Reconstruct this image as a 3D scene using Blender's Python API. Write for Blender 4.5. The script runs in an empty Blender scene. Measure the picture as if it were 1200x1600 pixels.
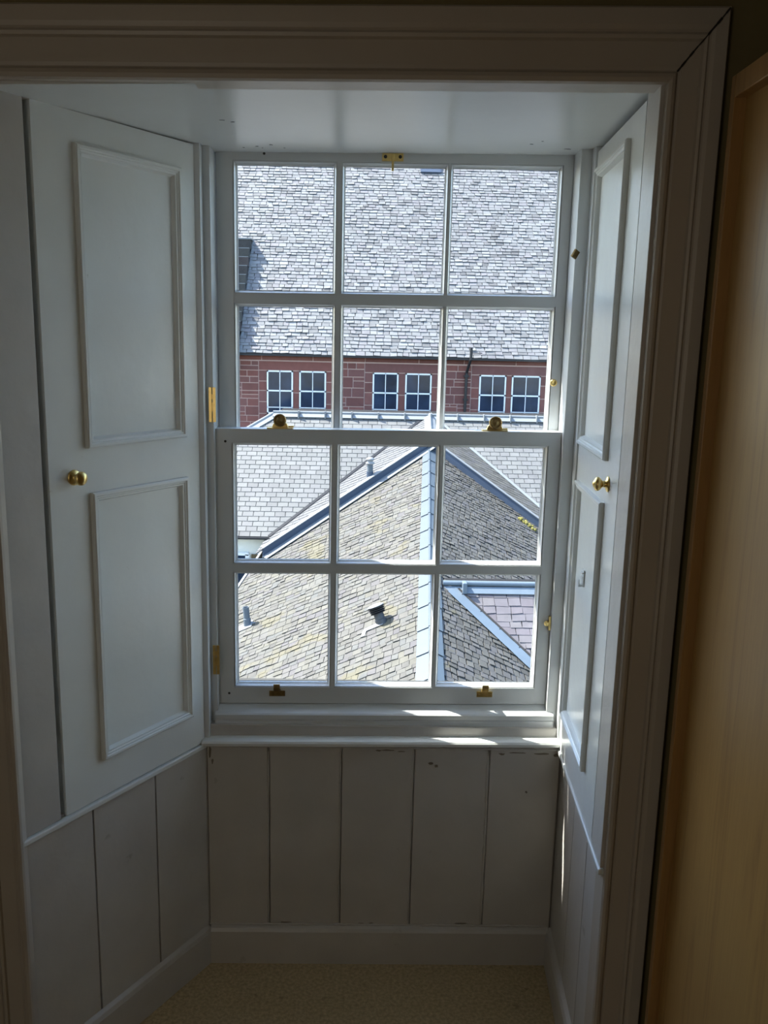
import bpy, bmesh, math, random
from mathutils import Vector, Matrix
random.seed(7)
S = bpy.context.scene
COL = S.collection
sin, cos, pi = math.sin, math.cos, math.pi

# ------------------------------------------------------------------ camera
CP = Vector((.4102, -2.1605, 1.7136)); PITCH, YAW, ROLL, FPX = .19655, .02261, .0230, 1367.2
fw = Vector((sin(YAW)*cos(PITCH), cos(YAW)*cos(PITCH), -sin(PITCH)))
rt0 = Vector((cos(YAW), -sin(YAW), 0)); up0 = rt0.cross(fw)
RT = cos(ROLL)*rt0 + sin(ROLL)*up0; UP = -sin(ROLL)*rt0 + cos(ROLL)*up0
cam = bpy.data.cameras.new('camera'); co = bpy.data.objects.new('camera', cam); COL.objects.link(co)
M = Matrix((RT, UP, -fw)).transposed().to_4x4(); M.translation = CP; co.matrix_world = M
cam.sensor_fit = 'VERTICAL'; cam.sensor_height = 36; cam.lens = 36*FPX/1600; cam.clip_end = 300; cam.clip_start = .02
S.camera = co
S.view_settings.view_transform = 'Standard'; S.view_settings.look = 'None'
S.view_settings.gamma = 1; S.view_settings.use_curve_mapping = False
S.view_settings.exposure = 2.0

# ------------------------------------------------------------------ sky and sun
SUND = Vector((.75, -.30, -1.0)).normalized()
W = bpy.data.worlds.new('world'); S.world = W; W.use_nodes = True
nt = W.node_tree; bg = nt.nodes['Background']
sky = nt.nodes.new('ShaderNodeTexSky'); sky.sky_type = 'NISHITA'; sky.sun_disc = False
sky.sun_elevation = math.asin(-SUND.z); sky.sun_rotation = math.atan2(-SUND.x, -SUND.y)
nt.links.new(sky.outputs[0], bg.inputs[0]); bg.inputs[1].default_value = .21
sl = bpy.data.lights.new('sun', 'SUN'); sl.energy = 5.0; sl.angle = math.radians(.53); sl.color = (1, .95, .87)
so = bpy.data.objects.new('sun', sl); COL.objects.link(so)
so.rotation_euler = SUND.to_track_quat('-Z', 'Y').to_euler(); so.location = (-20, 8, 30)
# fill light added behind the camera to brighten the interior
al = bpy.data.lights.new('rear_fill_light', 'AREA'); al.shape = 'RECTANGLE'; al.size = .9; al.size_y = 1.3
al.energy = 1.2; al.color = (1, .90, .76)
ao = bpy.data.objects.new('rear_fill_light', al); COL.objects.link(ao)
ao.location = (-.9, -3.35, 1.5); ao.rotation_euler = (math.radians(90), 0, math.radians(-16))

# ------------------------------------------------------------------ materials
def mat(name, col, rough=.5, metal=0, var=0, scale=8, bump=0, bscale=40, spec=.5, stretch=None, tint=None, dirt=None):
    m = bpy.data.materials.new(name); m.use_nodes = True
    N, L = m.node_tree.nodes, m.node_tree.links
    b = N['Principled BSDF']; b.inputs['Roughness'].default_value = rough; b.inputs['Metallic'].default_value = metal
    b.inputs['Specular IOR Level'].default_value = spec
    b.inputs['Base Color'].default_value = (*col, 1)
    tc = N.new('ShaderNodeTexCoord'); mp = N.new('ShaderNodeMapping'); L.new(tc.outputs['Object'], mp.inputs[0])
    if stretch: mp.inputs['Scale'].default_value = stretch
    cur = None
    if tint:                                    # per-slate / per-stone colour out of the 'tint' attribute
        at = N.new('ShaderNodeAttribute'); at.attribute_name = 'tint'
        cr = N.new('ShaderNodeValToRGB'); sp = N.new('ShaderNodeSeparateColor')
        L.new(at.outputs['Color'], sp.inputs[0]); L.new(sp.outputs[0], cr.inputs[0])
        el = cr.color_ramp.elements
        while len(el) > 1: el.remove(el[-1])
        el[0].position = 0; el[0].color = (*tint[0], 1)
        for i, c in enumerate(tint[1:]):
            e = el.new((i+1)/(len(tint)-1)); e.color = (*c, 1)
        cur = cr.outputs[0]
    if var:
        n = N.new('ShaderNodeTexNoise'); n.inputs['Scale'].default_value = scale; n.inputs['Detail'].default_value = 6
        L.new(mp.outputs[0], n.inputs[0])
        mr = N.new('ShaderNodeMapRange'); mr.inputs['From Min'].default_value = .25; mr.inputs['From Max'].default_value = .75
        mr.inputs['To Min'].default_value = 1-var; mr.inputs['To Max'].default_value = 1+var
        L.new(n.outputs[0], mr.inputs[0])
        mx = N.new('ShaderNodeVectorMath'); mx.operation = 'SCALE'
        if cur: L.new(cur, mx.inputs[0])
        else: mx.inputs[0].default_value = col
        L.new(mr.outputs[0], mx.inputs['Scale']); cur = mx.outputs[0]
    if dirt:                                    # (colour, threshold, scale): stains with a shape of their own
        n = N.new('ShaderNodeTexNoise'); n.inputs['Scale'].default_value = dirt[2]; n.inputs['Detail'].default_value = 8
        L.new(mp.outputs[0], n.inputs[0])
        r = N.new('ShaderNodeMapRange'); r.inputs['From Min'].default_value = dirt[1]; r.inputs['From Max'].default_value = dirt[1]+.06
        r.inputs['To Max'].default_value = dirt[3] if len(dirt) > 3 else 1
        L.new(n.outputs[0], r.inputs[0])
        mx = N.new('ShaderNodeMix'); mx.data_type = 'RGBA'
        L.new(r.outputs[0], mx.inputs[0])
        if cur: L.new(cur, mx.inputs[6])
        else: mx.inputs[6].default_value = (*col, 1)
        mx.inputs[7].default_value = (*dirt[0], 1); cur = mx.outputs[2]
    if cur: L.new(cur, b.inputs['Base Color'])
    if bump:
        n = N.new('ShaderNodeTexNoise'); n.inputs['Scale'].default_value = bscale; n.inputs['Detail'].default_value = 5
        L.new(mp.outputs[0], n.inputs[0])
        bp = N.new('ShaderNodeBump'); bp.inputs['Strength'].default_value = bump; bp.inputs['Distance'].default_value = .004
        L.new(n.outputs[0], bp.inputs['Height']); L.new(bp.outputs[0], b.inputs['Normal'])
    return m

PAINT = mat('white_gloss_paint', (.76, .79, .775), .25, var=.04, scale=5, bump=.22, bscale=22, dirt=((.30, .28, .24), .74, 30, .5))
BOARD = mat('old_board_paint', (.50, .48, .44), .42, var=.09, scale=6, bump=.5, bscale=18, dirt=((.26, .24, .21), .70, 14, .6))
SOFFIT = mat('soffit_paint', (.68, .70, .68), .27, var=.03, scale=4, bump=.12, bscale=14, dirt=((.2, .18, .16), .76, 40, .6))
SASH = mat('sash_paint', (.66, .69, .70), .3, var=.02, scale=9)
ARCH = mat('architrave_paint', (.46, .41, .345), .38, var=.05, scale=6, bump=.2, bscale=25)
WALLP = mat('olive_wall_paint', (.20, .16, .07), .8, var=.08)
DARK = mat('dark_gap', (.03, .025, .02), .9)
CARPET = mat('beige_carpet', (.52, .41, .235), .95, var=.3, scale=110, bump=1.0, bscale=230, dirt=((.22, .17, .10), .66, 26, .6))
BRASS = mat('brass', (.86, .64, .25), .28, 1, var=.15, scale=60)
BRASSD = mat('aged_brass', (.30, .21, .09), .38, 1, var=.3, scale=90)
BLACK = mat('black_recess', (.02, .02, .02), .5)
SHEET = mat('clear_plastic', (.75, .78, .78), .1)
ROOMW = mat('room_wall_paint', (.42, .37, .28), .8)

def wood(name, c1, c2, rough=.38):
    m = bpy.data.materials.new(name); m.use_nodes = True
    N, L = m.node_tree.nodes, m.node_tree.links; b = N['Principled BSDF']; b.inputs['Roughness'].default_value = rough
    tc = N.new('ShaderNodeTexCoord'); mp = N.new('ShaderNodeMapping'); mp.inputs['Scale'].default_value = (9, 9, .7)
    L.new(tc.outputs['Object'], mp.inputs[0])
    n = N.new('ShaderNodeTexNoise'); n.inputs['Scale'].default_value = 1.3; n.inputs['Detail'].default_value = 3; n.inputs['Distortion'].default_value = .6
    L.new(mp.outputs[0], n.inputs[0])
    w = N.new('ShaderNodeMath'); w.operation = 'MULTIPLY'; w.inputs[1].default_value = 9; L.new(n.outputs[0], w.inputs[0])
    f = N.new('ShaderNodeMath'); f.operation = 'PINGPONG'; f.inputs[1].default_value = 1; L.new(w.outputs[0], f.inputs[0])
    p = N.new('ShaderNodeMath'); p.operation = 'POWER'; p.inputs[1].default_value = 5; L.new(f.outputs[0], p.inputs[0])
    n2 = N.new('ShaderNodeTexNoise'); n2.inputs['Scale'].default_value = 12; n2.inputs['Detail'].default_value = 6
    mp2 = N.new('ShaderNodeMapping'); mp2.inputs['Scale'].default_value = (14, 14, .9); L.new(tc.outputs['Object'], mp2.inputs[0]); L.new(mp2.outputs[0], n2.inputs[0])
    a = N.new('ShaderNodeMath'); a.operation = 'MULTIPLY_ADD'; a.inputs[1].default_value = .45; L.new(p.outputs[0], a.inputs[0])
    s = N.new('ShaderNodeMath'); s.operation = 'MULTIPLY'; s.inputs[1].default_value = .6; L.new(n2.outputs[0], s.inputs[0]); L.new(s.outputs[0], a.inputs[2])
    mx = N.new('ShaderNodeMix'); mx.data_type = 'RGBA'; L.new(a.outputs[0], mx.inputs[0])
    mx.inputs[6].default_value = (*c1, 1); mx.inputs[7].default_value = (*c2, 1); L.new(mx.outputs[2], b.inputs['Base Color'])
    return m
OAK = wood('oak_veneer', (.52, .31, .105), (.34, .19, .060)); OAKF = wood('oak_frame', (.47, .27, .10), (.28, .15, .05), .32)

def glass(name, k=.06):
    m = bpy.data.materials.new(name); m.use_nodes = True; N, L = m.node_tree.nodes, m.node_tree.links
    N.remove(N['Principled BSDF']); o = N['Material Output']
    t = N.new('ShaderNodeBsdfTransparent'); t.inputs[0].default_value = (.97, .985, .98, 1)
    g = N.new('ShaderNodeBsdfGlossy'); g.inputs['Roughness'].default_value = .02
    lw = N.new('ShaderNodeLayerWeight'); lw.inputs[0].default_value = .5
    pw = N.new('ShaderNodeMath'); pw.operation = 'POWER'; pw.inputs[1].default_value = 5; L.new(lw.outputs['Facing'], pw.inputs[0])
    fr = N.new('ShaderNodeMath'); fr.operation = 'MULTIPLY_ADD'; fr.inputs[1].default_value = .5; fr.inputs[2].default_value = .02; L.new(pw.outputs[0], fr.inputs[0])
    mx = N.new('ShaderNodeMixShader'); L.new(fr.outputs[0], mx.inputs[0]); L.new(t.outputs[0], mx.inputs[1]); L.new(g.outputs[0], mx.inputs[2])
    L.new(mx.outputs[0], o.inputs[0]); return m
GLASS = glass('window_glass')

# outside: sunlit surfaces with the modest reflectance real slate, stone and old lead have
EX = .27
def emat(name, col, *a, **k):
    sc = lambda c: tuple(v*EX for v in c)
    if 'tint' in k: k['tint'] = [sc(c) for c in k['tint']]
    if 'dirt' in k: k['dirt'] = (sc(k['dirt'][0]), *k['dirt'][1:])
    return mat(name, sc(col), *a, **k)
SLATE_BIG = emat('weathered_grey_slate', (.5, .5, .5), .75, var=.16, scale=2.5, tint=[(.30,.30,.31),(.50,.51,.52),(.56,.57,.575),(.52,.50,.53),(.60,.61,.60),(.66,.67,.68)])
SLATE_MID = emat('regular_grey_slate', (.5, .5, .5), .7, var=.12, scale=3, tint=[(.36,.36,.36),(.40,.41,.40),(.42,.42,.42),(.45,.46,.44),(.47,.475,.47)])
SLATE_L = emat('lichened_stone_slate', (.5, .5, .4), .8, var=.2, scale=4, tint=[(.18,.17,.15),(.235,.225,.20),(.27,.255,.20),(.235,.24,.23),(.28,.27,.23),(.22,.205,.215),(.31,.295,.24)], dirt=((.34,.29,.12), .60, 1.1, .5))
SLATE_R = emat('rough_grey_slate', (.4, .4, .35), .8, var=.2, scale=4, tint=[(.16,.155,.14),(.22,.215,.19),(.26,.25,.225),(.225,.22,.225),(.29,.28,.24)], dirt=((.34,.31,.16), .66, 1.6, .5))
SLATE_S = emat('purple_slate', (.4, .35, .4), .7, var=.15, scale=4, tint=[(.32,.28,.32),(.37,.325,.365),(.40,.36,.40),(.36,.33,.37),(.42,.385,.40)])
SLATE_U = emat('fine_grey_slate', (.3, .3, .3), .7, var=.12, scale=3, tint=[(.24,.25,.27),(.27,.28,.30),(.30,.31,.33),(.28,.285,.30)])
UNDER = emat('roof_underlay_and_shadow', (.05, .05, .055), .9)
LEAD = emat('grey_blue_lead', (.235, .31, .375), .45, var=.07, scale=2.5, bump=.2, bscale=6, dirt=((.55,.58,.6), .66, 3, .4))
LEADW = emat('pale_lead', (.62, .67, .70), .5, var=.05, scale=2)
LEADP = emat('pale_blue_lead', (.40, .52, .64), .45, var=.08, scale=2.5, bump=.2, bscale=6)
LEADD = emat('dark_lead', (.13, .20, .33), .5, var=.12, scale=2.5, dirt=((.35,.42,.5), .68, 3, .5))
STONE = emat('red_sandstone', (.3, .1, .08), .85, var=.14, scale=5, tint=[(.44,.165,.14),(.55,.195,.16),(.64,.24,.19),(.52,.22,.195),(.46,.185,.16)])
MORTAR = emat('pale_mortar', (1.8, 1.3, 1.15), .9)
GSTONE = emat('dark_grey_stone', (.10, .10, .09), .85, var=.3, scale=3, tint=[(.16,.16,.15),(.20,.19,.17),(.13,.125,.125),(.20,.15,.14)])
WHITEF = emat('white_window_paint', (2.6, 2.75, 2.85), .4)
PANEG = emat('dark_window_pane', (.06, .11, .21), .12, var=.5, scale=1.5)
IRON = emat('black_iron_and_shadow', (.02, .025, .035), .5)
RENDER = emat('cream_render', (2.7, 2.7, 2.5), .8, var=.06)
PIPEB = emat('grey_pipe_paint', (.30, .38, .46), .45, var=.06)
WHITEL = emat('white_sheet', (.82, .83, .84), .45)
MOSS = emat('yellow_moss', (.62, .55, .12), .9, var=.3, scale=30)
LEAF = emat('dark_leaves', (.05, .08, .05), .7, var=.4, scale=5)
GROUND = emat('yard_ground', (.10, .10, .09), .9, var=.2, scale=1)
YBRICK = emat('buff_brick', (.42, .31, .16), .85, var=.15, scale=6)

# ------------------------------------------------------------------ helpers
def link(name, me, m=None, parent=None, mats=None):
    o = bpy.data.objects.new(name, me); COL.objects.link(o)
    for x in (mats or ([m] if m else [])): me.materials.append(x)
    if parent: o.parent = parent
    return o
def ob(name, bm, m=None, parent=None, smooth=False, bevel=0, mats=None):
    bmesh.ops.recalc_face_normals(bm, faces=bm.faces[:])
    me = bpy.data.meshes.new(name); bm.to_mesh(me); bm.free()
    o = link(name, me, m, parent, mats)
    if smooth:
        for p in me.polygons: p.use_smooth = True
    if bevel:
        b = o.modifiers.new('bevel', 'BEVEL'); b.width = bevel; b.segments = 2; b.limit_method = 'ANGLE'
    return o
def empty(name, label=None, cat=None, group=None, kind=None, loc=(0, 0, 0), parent=None):
    o = bpy.data.objects.new(name, None); COL.objects.link(o); o.location = loc; o.empty_display_size = .1
    if parent: o.parent = parent
    return tag(o, label, cat, group, kind)
def tag(o, label=None, cat=None, group=None, kind=None):
    for k, v in (('label', label), ('category', cat), ('group', group), ('kind', kind)):
        if v: o[k] = v
    return o
def box(bm, x0, x1, y0, y1, z0, z1, f=None, mi=0):
    vs = []
    for x in (x0, x1):
        for y in (y0, y1):
            for z in (z0, z1):
                p = Vector((x, y, z)); vs.append(bm.verts.new(f(p) if f else p))
    for q in ((0,1,3,2), (4,6,7,5), (0,4,5,1), (2,3,7,6), (0,2,6,4), (1,5,7,3)):
        bm.faces.new([vs[i] for i in q]).material_index = mi
def poly(bm, pts, mi=0):
    f = bm.faces.new([bm.verts.new(p) for p in pts]); f.material_index = mi; return f
def slab(bm, pts, off, mi=0):                    # polygon given a thickness along the vector off
    a = [bm.verts.new(p) for p in pts]; b = [bm.verts.new(Vector(p)+off) for p in pts]
    bm.faces.new(a).material_index = mi; bm.faces.new(b[::-1]).material_index = mi
    n = len(a)
    for i in range(n): bm.faces.new((a[i], a[(i+1) % n], b[(i+1) % n], b[i])).material_index = mi
def frame(o, u, n):                              # wall coordinates: s along the wall, z up, h out of the wall
    o, u, n = Vector(o), Vector(u), Vector(n)
    return lambda p: o + u*p.x + n*p.y + Vector((0, 0, p.z))
def ring(bm, F, s0, s1, z0, z1, prof, close=True):   # mitred moulding round a rectangle; prof = (inset, height)
    rings = []
    for a, h in prof:
        rings.append([bm.verts.new(F(Vector(p))) for p in ((s0+a, h, z0+a), (s1-a, h, z0+a), (s1-a, h, z1-a), (s0+a, h, z1-a))])
    for r, q in zip(rings, rings[1:]):
        for i in range(4): bm.faces.new((r[i], r[(i+1) % 4], q[(i+1) % 4], q[i]))
def extr(bm, prof, path):                        # prof: list of (a, b); path: functions (a, b) -> point, joined in order
    rings = [[bm.verts.new(Vector(g(a, b))) for a, b in prof] for g in path]
    for r, q in zip(rings, rings[1:]):
        for i in range(len(prof)-1): bm.faces.new((r[i], r[i+1], q[i+1], q[i]))
    if len(prof) > 2:
        for r in (rings[0], rings[-1]):
            try: bm.faces.new(r)
            except ValueError: pass
def lathe(bm, prof, T, seg=24):                  # prof: (radius, height) round the z axis, moved by matrix T
    rs = []
    for r, h in prof:
        rs.append([bm.verts.new(T @ Vector((max(r, 1e-5)*cos(2*pi*k/seg), max(r, 1e-5)*sin(2*pi*k/seg), h))) for k in range(seg)])
    for a, b in zip(rs, rs[1:]):
        for k in range(seg): bm.faces.new((a[k], a[(k+1) % seg], b[(k+1) % seg], b[k]))
    bm.faces.new(rs[0][::-1]); bm.faces.new(rs[-1])
def axis(loc, d): return Matrix.Translation(Vector(loc)) @ Vector(d).to_track_quat('Z', 'Y').to_matrix().to_4x4()
def tube(bm, a, b, r, seg=14):
    a, b = Vector(a), Vector(b); lathe(bm, [(r, 0), (r, (b-a).length)], axis(a, b-a), seg)

# ------------------------------------------------------------------ the window bay
AL, AR, XR = .568, -.0601, .95
FL = frame((0, 0, 0), (-sin(AL), -cos(AL), 0), (cos(AL), -sin(AL), 0))
FR = frame((XR, 0, 0), (sin(AR), -cos(AR), 0), (-cos(AR), -sin(AR), 0))
LEN_L, LEN_R = .562, .550
OPL, OPR = -.294, .914         # front opening

# floor
bm = bmesh.new(); box(bm, -1.6, 2.3, -3.6, .02, -.05, 0)
tag(ob('floor', bm, CARPET), kind='structure')
# soffit over the bay
bm = bmesh.new(); zc = lambda x: 2.146+.0175*x
v = [(-.45, -.46), (1.05, -.53), (1.05, .20), (-.45, .20)]
slab(bm, [(x, y, zc(x)) for x, y in v], Vector((0, 0, .08)))
tag(ob('ceiling', bm, SOFFIT), kind='structure')

def bayside(F, ln, side, off):
    # lower boards
    bm = bmesh.new()
    box(bm, -.05, ln, -.06, -.010, 0, .66, F)
    seams = [-.012, .179, .3715, ln] if side == 'left' else [-.012, .21, .375, ln]
    for a, b in zip(seams, seams[1:]):
        box(bm, a+.0022, b-.0022, -.0105, 0, .0, .643, F)
    # pieces round the shutter
    box(bm, .4585, ln, -.06, off, .655, 2.16, F)
    box(bm, -.05, .456, -.06, off-.036, .655, 2.16, F)
    tag(ob('wall_'+side, bm, BOARD if False else PAINTB, bevel=.0012), kind='structure')
    bm = bmesh.new(); box(bm, -.0, ln+.003, -.02, off+.008 if side == 'left' else off+.004, .640, .653, F)
    tag(ob('trim_1' if side == 'left' else 'trim_2', bm, PAINT, bevel=.003), kind='structure')
    bm = bmesh.new(); box(bm, -.0, ln+.0, 0, .014, 0, .096, F); 
    extr(bm, [(0, .096), (.014, .096), (.010, .106), (0, .111)], [lambda a, b, s=s: F(Vector((s, a, b))) for s in (0, ln)])
    tag(ob('baseboard_'+side, bm, PAINTB, bevel=.001), kind='structure')
PAINTB = mat('worn_board_paint', (.54, .52, .49), .36, var=.07, scale=7, bump=.45, bscale=16, dirt=((.27, .25, .21), .70, 16, .6))
bayside(FL, LEN_L, 'left', 0.0)
bayside(FR, LEN_R, 'right', .010)

# board wall under the window
bm = bmesh.new(); box(bm, -.04, 1.0, .010, .06, 0, .70)
sx = [.002, .167, .360, .5535, .7555, .9485]
for i, (a, b) in enumerate(zip(sx, sx[1:])):
    y = (0, .0015, -.001, .001, -.0005)[i]
    box(bm, a+.003, b-.003, y, .0105, 0, .652)
tag(ob('wall_back', bm, PAINTB, bevel=.0018), kind='structure')
bm = bmesh.new(); extr(bm, [(0, 0), (-.014, 0), (-.014, .098), (-.009, .106), (0, .112)], [lambda a, b, x=x: (x, a, b) for x in (.008, .942)])
tag(ob('baseboard_back', bm, PAINTB), kind='structure')
# ragged paint seam above the skirting and under the window board
bm = bmesh.new()
for (z, y, r) in ((.1145, -.001, .0030), (.6445, -.002, .0035)):
    x = .004; prev = None
    while x < .946:
        rr = r*random.uniform(.45, 1.15); c = Vector((x, y, z+random.uniform(-.0012, .0012)))
        q = [bm.verts.new(c+Vector((0, rr*cos(k*pi/3), rr*sin(k*pi/3)))) for k in range(6)]
        if prev:
            for k in range(6): bm.faces.new((prev[k], prev[(k+1) % 6], q[(k+1) % 6], q[k]))
        prev = q; x += random.uniform(.006, .018)
for xs_, r0 in ((.1655, .0022), (.3585, .0022), (.552, .0024), (.754, .0040)):
    z = .116; prev = None; xx = xs_
    while z < .643:
        xx += random.uniform(-.0006, .0006)+(xs_-xx)*.2; rr = r0*random.uniform(.5, 1.15)
        q = [bm.verts.new((xx+rr*cos(k*pi/3), .0005+rr*sin(k*pi/3)*.8, z)) for k in range(6)]
        if prev:
            for k in range(6): bm.faces.new((prev[k], prev[(k+1) % 6], q[(k+1) % 6], q[k]))
        prev = q; z += random.uniform(.008, .022)
tag(ob('trim_3', bm, PAINTB), kind='structure')
# bare spots where the old paint has flaked: under the window board and along the skirting
bm = bmesh.new(); R = random.Random(12)
def flake(c, w, h, ax1, ax2, th):
    n_ = 9; pts = [Vector(c)+Vector(ax1)*w*cos(2*pi*k/n_)*R.uniform(.5, 1.1)+Vector(ax2)*h*sin(2*pi*k/n_)*R.uniform(.4, 1.1) for k in range(n_)]
    slab(bm, pts, Vector(th))
for x, z, w, h in ((.46, .636, .010, .003), (.487, .637, .024, .0028), (.52, .634, .012, .002), (.60, .600, .010, .004), (.615, .593, .006, .005), (.79, .630, .010, .004), (.83, .634, .030, .0022), (.90, .632, .026, .0030),
                   (.86, .520, .004, .004), (.012, .625, .005, .022), (.018, .600, .004, .010), (.935, .628, .008, .006), (.45, .1195, .008, .0022), (.42, .1190, .010, .0014), (.21, .1195, .018, .0012), (.70, .1200, .020, .0014)):
    flake((x, -.0012, z), w, h, (1, 0, 0), (0, 0, 1), (0, .002, 0))
tag(ob('trim_5', bm, mat('bare_timber', (.20, .17, .13), .8)), kind='structure')
bm = bmesh.new()
for x, y, w, h in ((.108, .045, .003, .002), (.142, .030, .0045, .003), (.152, .048, .002, .0015), (.176, .012, .006, .004), (.205, .046, .003, .0015), (.78, -.02, .005, .002), (.80, -.05, .003, .0015), (.10, -.22, .006, .002), (.12, -.205, .005, .002), (.875, .03, .010, .003)):
    flake((x, y, zc(x)-.0006), w, h, (1, 0, 0), (0, 1, 0), (0, 0, .002))
tag(ob('trim_6', bm, BLACK), kind='structure')

# shutters
def knob(F, s, z, h, parent):
    p = F(Vector((s, h, z))); n = (F(Vector((s, h+1, z)))-p).normalized()
    bm = bmesh.new(); lathe(bm, [(.0, 0), (.0165, 0), (.0165, .002), (.014, .004), (.0075, .0055), (.0065, .010), (.0075, .013), (.0125, .017),
        (.0150, .021), (.0145, .025), (.0115, .028), (.009, .029), (.0065, .031), (.003, .0325), (0, .033)], axis(p, n), 28)
    return tag(ob('knob', bm, BRASS, parent, smooth=True), 'turned brass knob')
MOULD = [(0, 0), (0, .009), (.003, .0115), (.008, .0115), (.010, .008), (.0125, .0085), (.015, .006), (.018, .006), (.020, .001), (.0225, -.004)]
def shutter(F, off, p1, p2, s1, label):
    root = empty('window_shutter', label, 'shutter', loc=F(Vector((.22, off, .656))))
    inv = Matrix.Translation(-root.location)
    G = lambda p: F(Vector((p.x, p.y+off, p.z)))-root.location
    bm = bmesh.new()
    # stiles and rails round two sunk panels
    zs = [.656, p2[2], p2[3], p1[2], p1[3], 2.142 if off == 0 else 2.150]
    sa, sb = p1[0]+.011, p1[1]-.011
    box(bm, .003, sa, -.03, 0, zs[0], zs[5], G); box(bm, sb, s1, -.03, 0, zs[0], zs[5], G)
    for a, b in ((zs[0], zs[1]+.011), (zs[2]-.011, zs[3]+.011), (zs[4]-.011, zs[5])): box(bm, sa, sb, -.03, 0, a, b, G)
    ob('leaf', bm, PAINT, root)
    for q in (p1, p2):
        bm = bmesh.new(); box(bm, q[0]+.01, q[1]-.01, -.02, -.004, q[2]+.01, q[3]-.01, G); ob('panel', bm, PAINT, root)
        bm = bmesh.new(); ring(bm, G, *q, MOULD); ob('panel_moulding', bm, PAINT, root)
    k = knob(lambda p: F(p)-root.location, .381 if off == 0 else .366, 1.409 if off == 0 else 1.424, off, root)
    return root
shL = shutter(FL, 0, (.052, .348, 1.468, 2.082), (.049, .341, .747, 1.371), .443,
    'panelled white window shutter with brass knob on the broad left side of the bay')
shR = shutter(FR, .010, (.026, .346, 1.470, 2.108), (.034, .343, .760, 1.380), .455,
    'narrow looking white panelled shutter with brass knob on the right side of the bay')
def hinge(x, y, z, h, parent):
    bm = bmesh.new(); w = .0085
    L = lambda p: p-parent.location
    box(bm, x-w, x-.0012, y-.003, y, z-h/2, z+h/2, L); box(bm, x+.0012, x+w, y-.003, y, z-h/2, z+h/2, L)
    box(bm, x-.0012, x+.0012, y-.0025, y, z-h*.2, z+h*.06, L); box(bm, x-.0012, x+.0012, y-.0025, y, z+h*.16, z+h*.3, L)
    for dz in (-.36, 0, .36):
        for dx in (-.0048, .0048): lathe(bm, [(.0013, 0), (.0013, .0036)], axis(L(Vector((x+dx, y, z+dz*h))), (0, -1, 0)), 8)
    tag(ob('hinge', bm, BRASS, parent, bevel=.0004), 'bright brass butt hinge')
hinge(.0275, .0295, 1.541, .086, shL); hinge(.0275, .0295, .873, .080, shL)
# clear stick-on hook on the right shutter
bm = bmesh.new()
G = lambda p: FR(Vector((p.x, p.y+.007, p.z)))
box(bm, .150, .172, 0, .003, 1.145, 1.185, G); box(bm, .158, .164, .003, .012, 1.143, 1.149, G); box(bm, .158, .164, .009, .012, 1.149, 1.160, G)
for zz in (1.166, 1.176): box(bm, .153, .169, .003, .006, zz, zz+.003, G)
tag(ob('adhesive_hook', bm, SHEET, bevel=.001), 'small clear plastic stick-on hook on the lower panel of the right shutter', 'hook')

# ------------------------------------------------------------------ the sash window
win = empty('window_1', kind='structure', loc=(.47, .05, .70))
SH = lambda p: Vector((p.x, p.y, p.z+.0095*(p.x-.47)))-win.location     # the old frame sits a little out of level
def sbox(bm, *a): box(bm, *a, f=SH)
bm = bmesh.new()
sbox(bm, -.05, .012, .0, .20, .66, 2.20); sbox(bm, .935, 1.0, .0, .20, .66, 2.20)
sbox(bm, -.05, .030, .03, .20, .66, 2.20); sbox(bm, .908, 1.0, .03, .20, .66, 2.20)
ob('jamb_lining', bm, SASH, win, bevel=.0015)
bm = bmesh.new(); sbox(bm, .0, .94, .093, .20, 2.163, 2.22); sbox(bm, .03, .908, .03, .052, 2.158, 2.22); ob('head_lining', bm, SASH, win)
bm = bmesh.new()
prof = [(.16, .60), (.16, .744), (.052, .7445), (.049, .742), (.022, .7305), (.018, .727), (.018, .715), (.022, .7135), (.018, .710), (.0175, .692), (.022, .690), (.014, .687), (.014, .678), (.014, .60)]
extr(bm, prof, [lambda a, b, x=x: SH(Vector((x, a, b))) for x in (.024, .925)])
ob('window_sill', bm, SASH, win)
bm = bmesh.new(); prof = [(.05, .60), (.05, .678), (-.010, .670), (-.017, .668), (-.020, .663), (-.019, .6555), (-.013, .653), (.012, .653), (.012, .60)]
extr(bm, prof, [lambda a, b, x=x: SH(Vector((x, a, b))) for x in (-.006, .25, .47, .7, .952)])
ob('window_board', bm, PAINT, win)

def sash(name, y, x0, x1, z0, z1, xs, zs):
    T = .042
    bm = bmesh.new(); m = .0075
    X = [x0]+[v for p in xs for v in (p[0]-m, p[1]+m)]+[x1]; Z = [z0]+[v for p in zs for v in (p[0]-m, p[1]+m)]+[z1]
    sbox(bm, X[0], X[1], y, y+T, z0, z1); sbox(bm, X[-2], X[-1], y, y+T, z0, z1)
    for i in range(0, len(Z), 2): sbox(bm, X[1], X[-2], y, y+T, Z[i], Z[i+1])
    for i in range(2, len(X)-2, 2):
        for j in range(1, len(Z)-1, 2): sbox(bm, X[i], X[i+1], y, y+T, Z[j], Z[j+1])
    o = ob(name, bm, SASH, win)
    F = lambda p: SH(Vector((p.x, y-p.y, p.z)))
    PR = [(0, 0), (0, -.003), (.0022, -.003), (.0035, -.006), (.0045, -.010), (.0065, -.013), (.0065, -.016), (.0085, -.017), (.0085, -.022)]
    PB = [(0, -T), (.0085, -.026)]
    bm = bmesh.new()
    for a, b in xs:
        for c, d in zs: ring(bm, F, a-m, b+m, c-m, d+m, PR); ring(bm, F, a-m, b+m, c-m, d+m, PB)
    ob('glazing_moulding', bm, SASH, o)
    for c, d in reversed(zs):
        for a, b in xs:
            bm = bmesh.new(); sbox(bm, a-.003, b+.003, y+.022, y+.025, c-.003, d+.003); ob('glass_pane', bm, GLASS, o)
    return o
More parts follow.
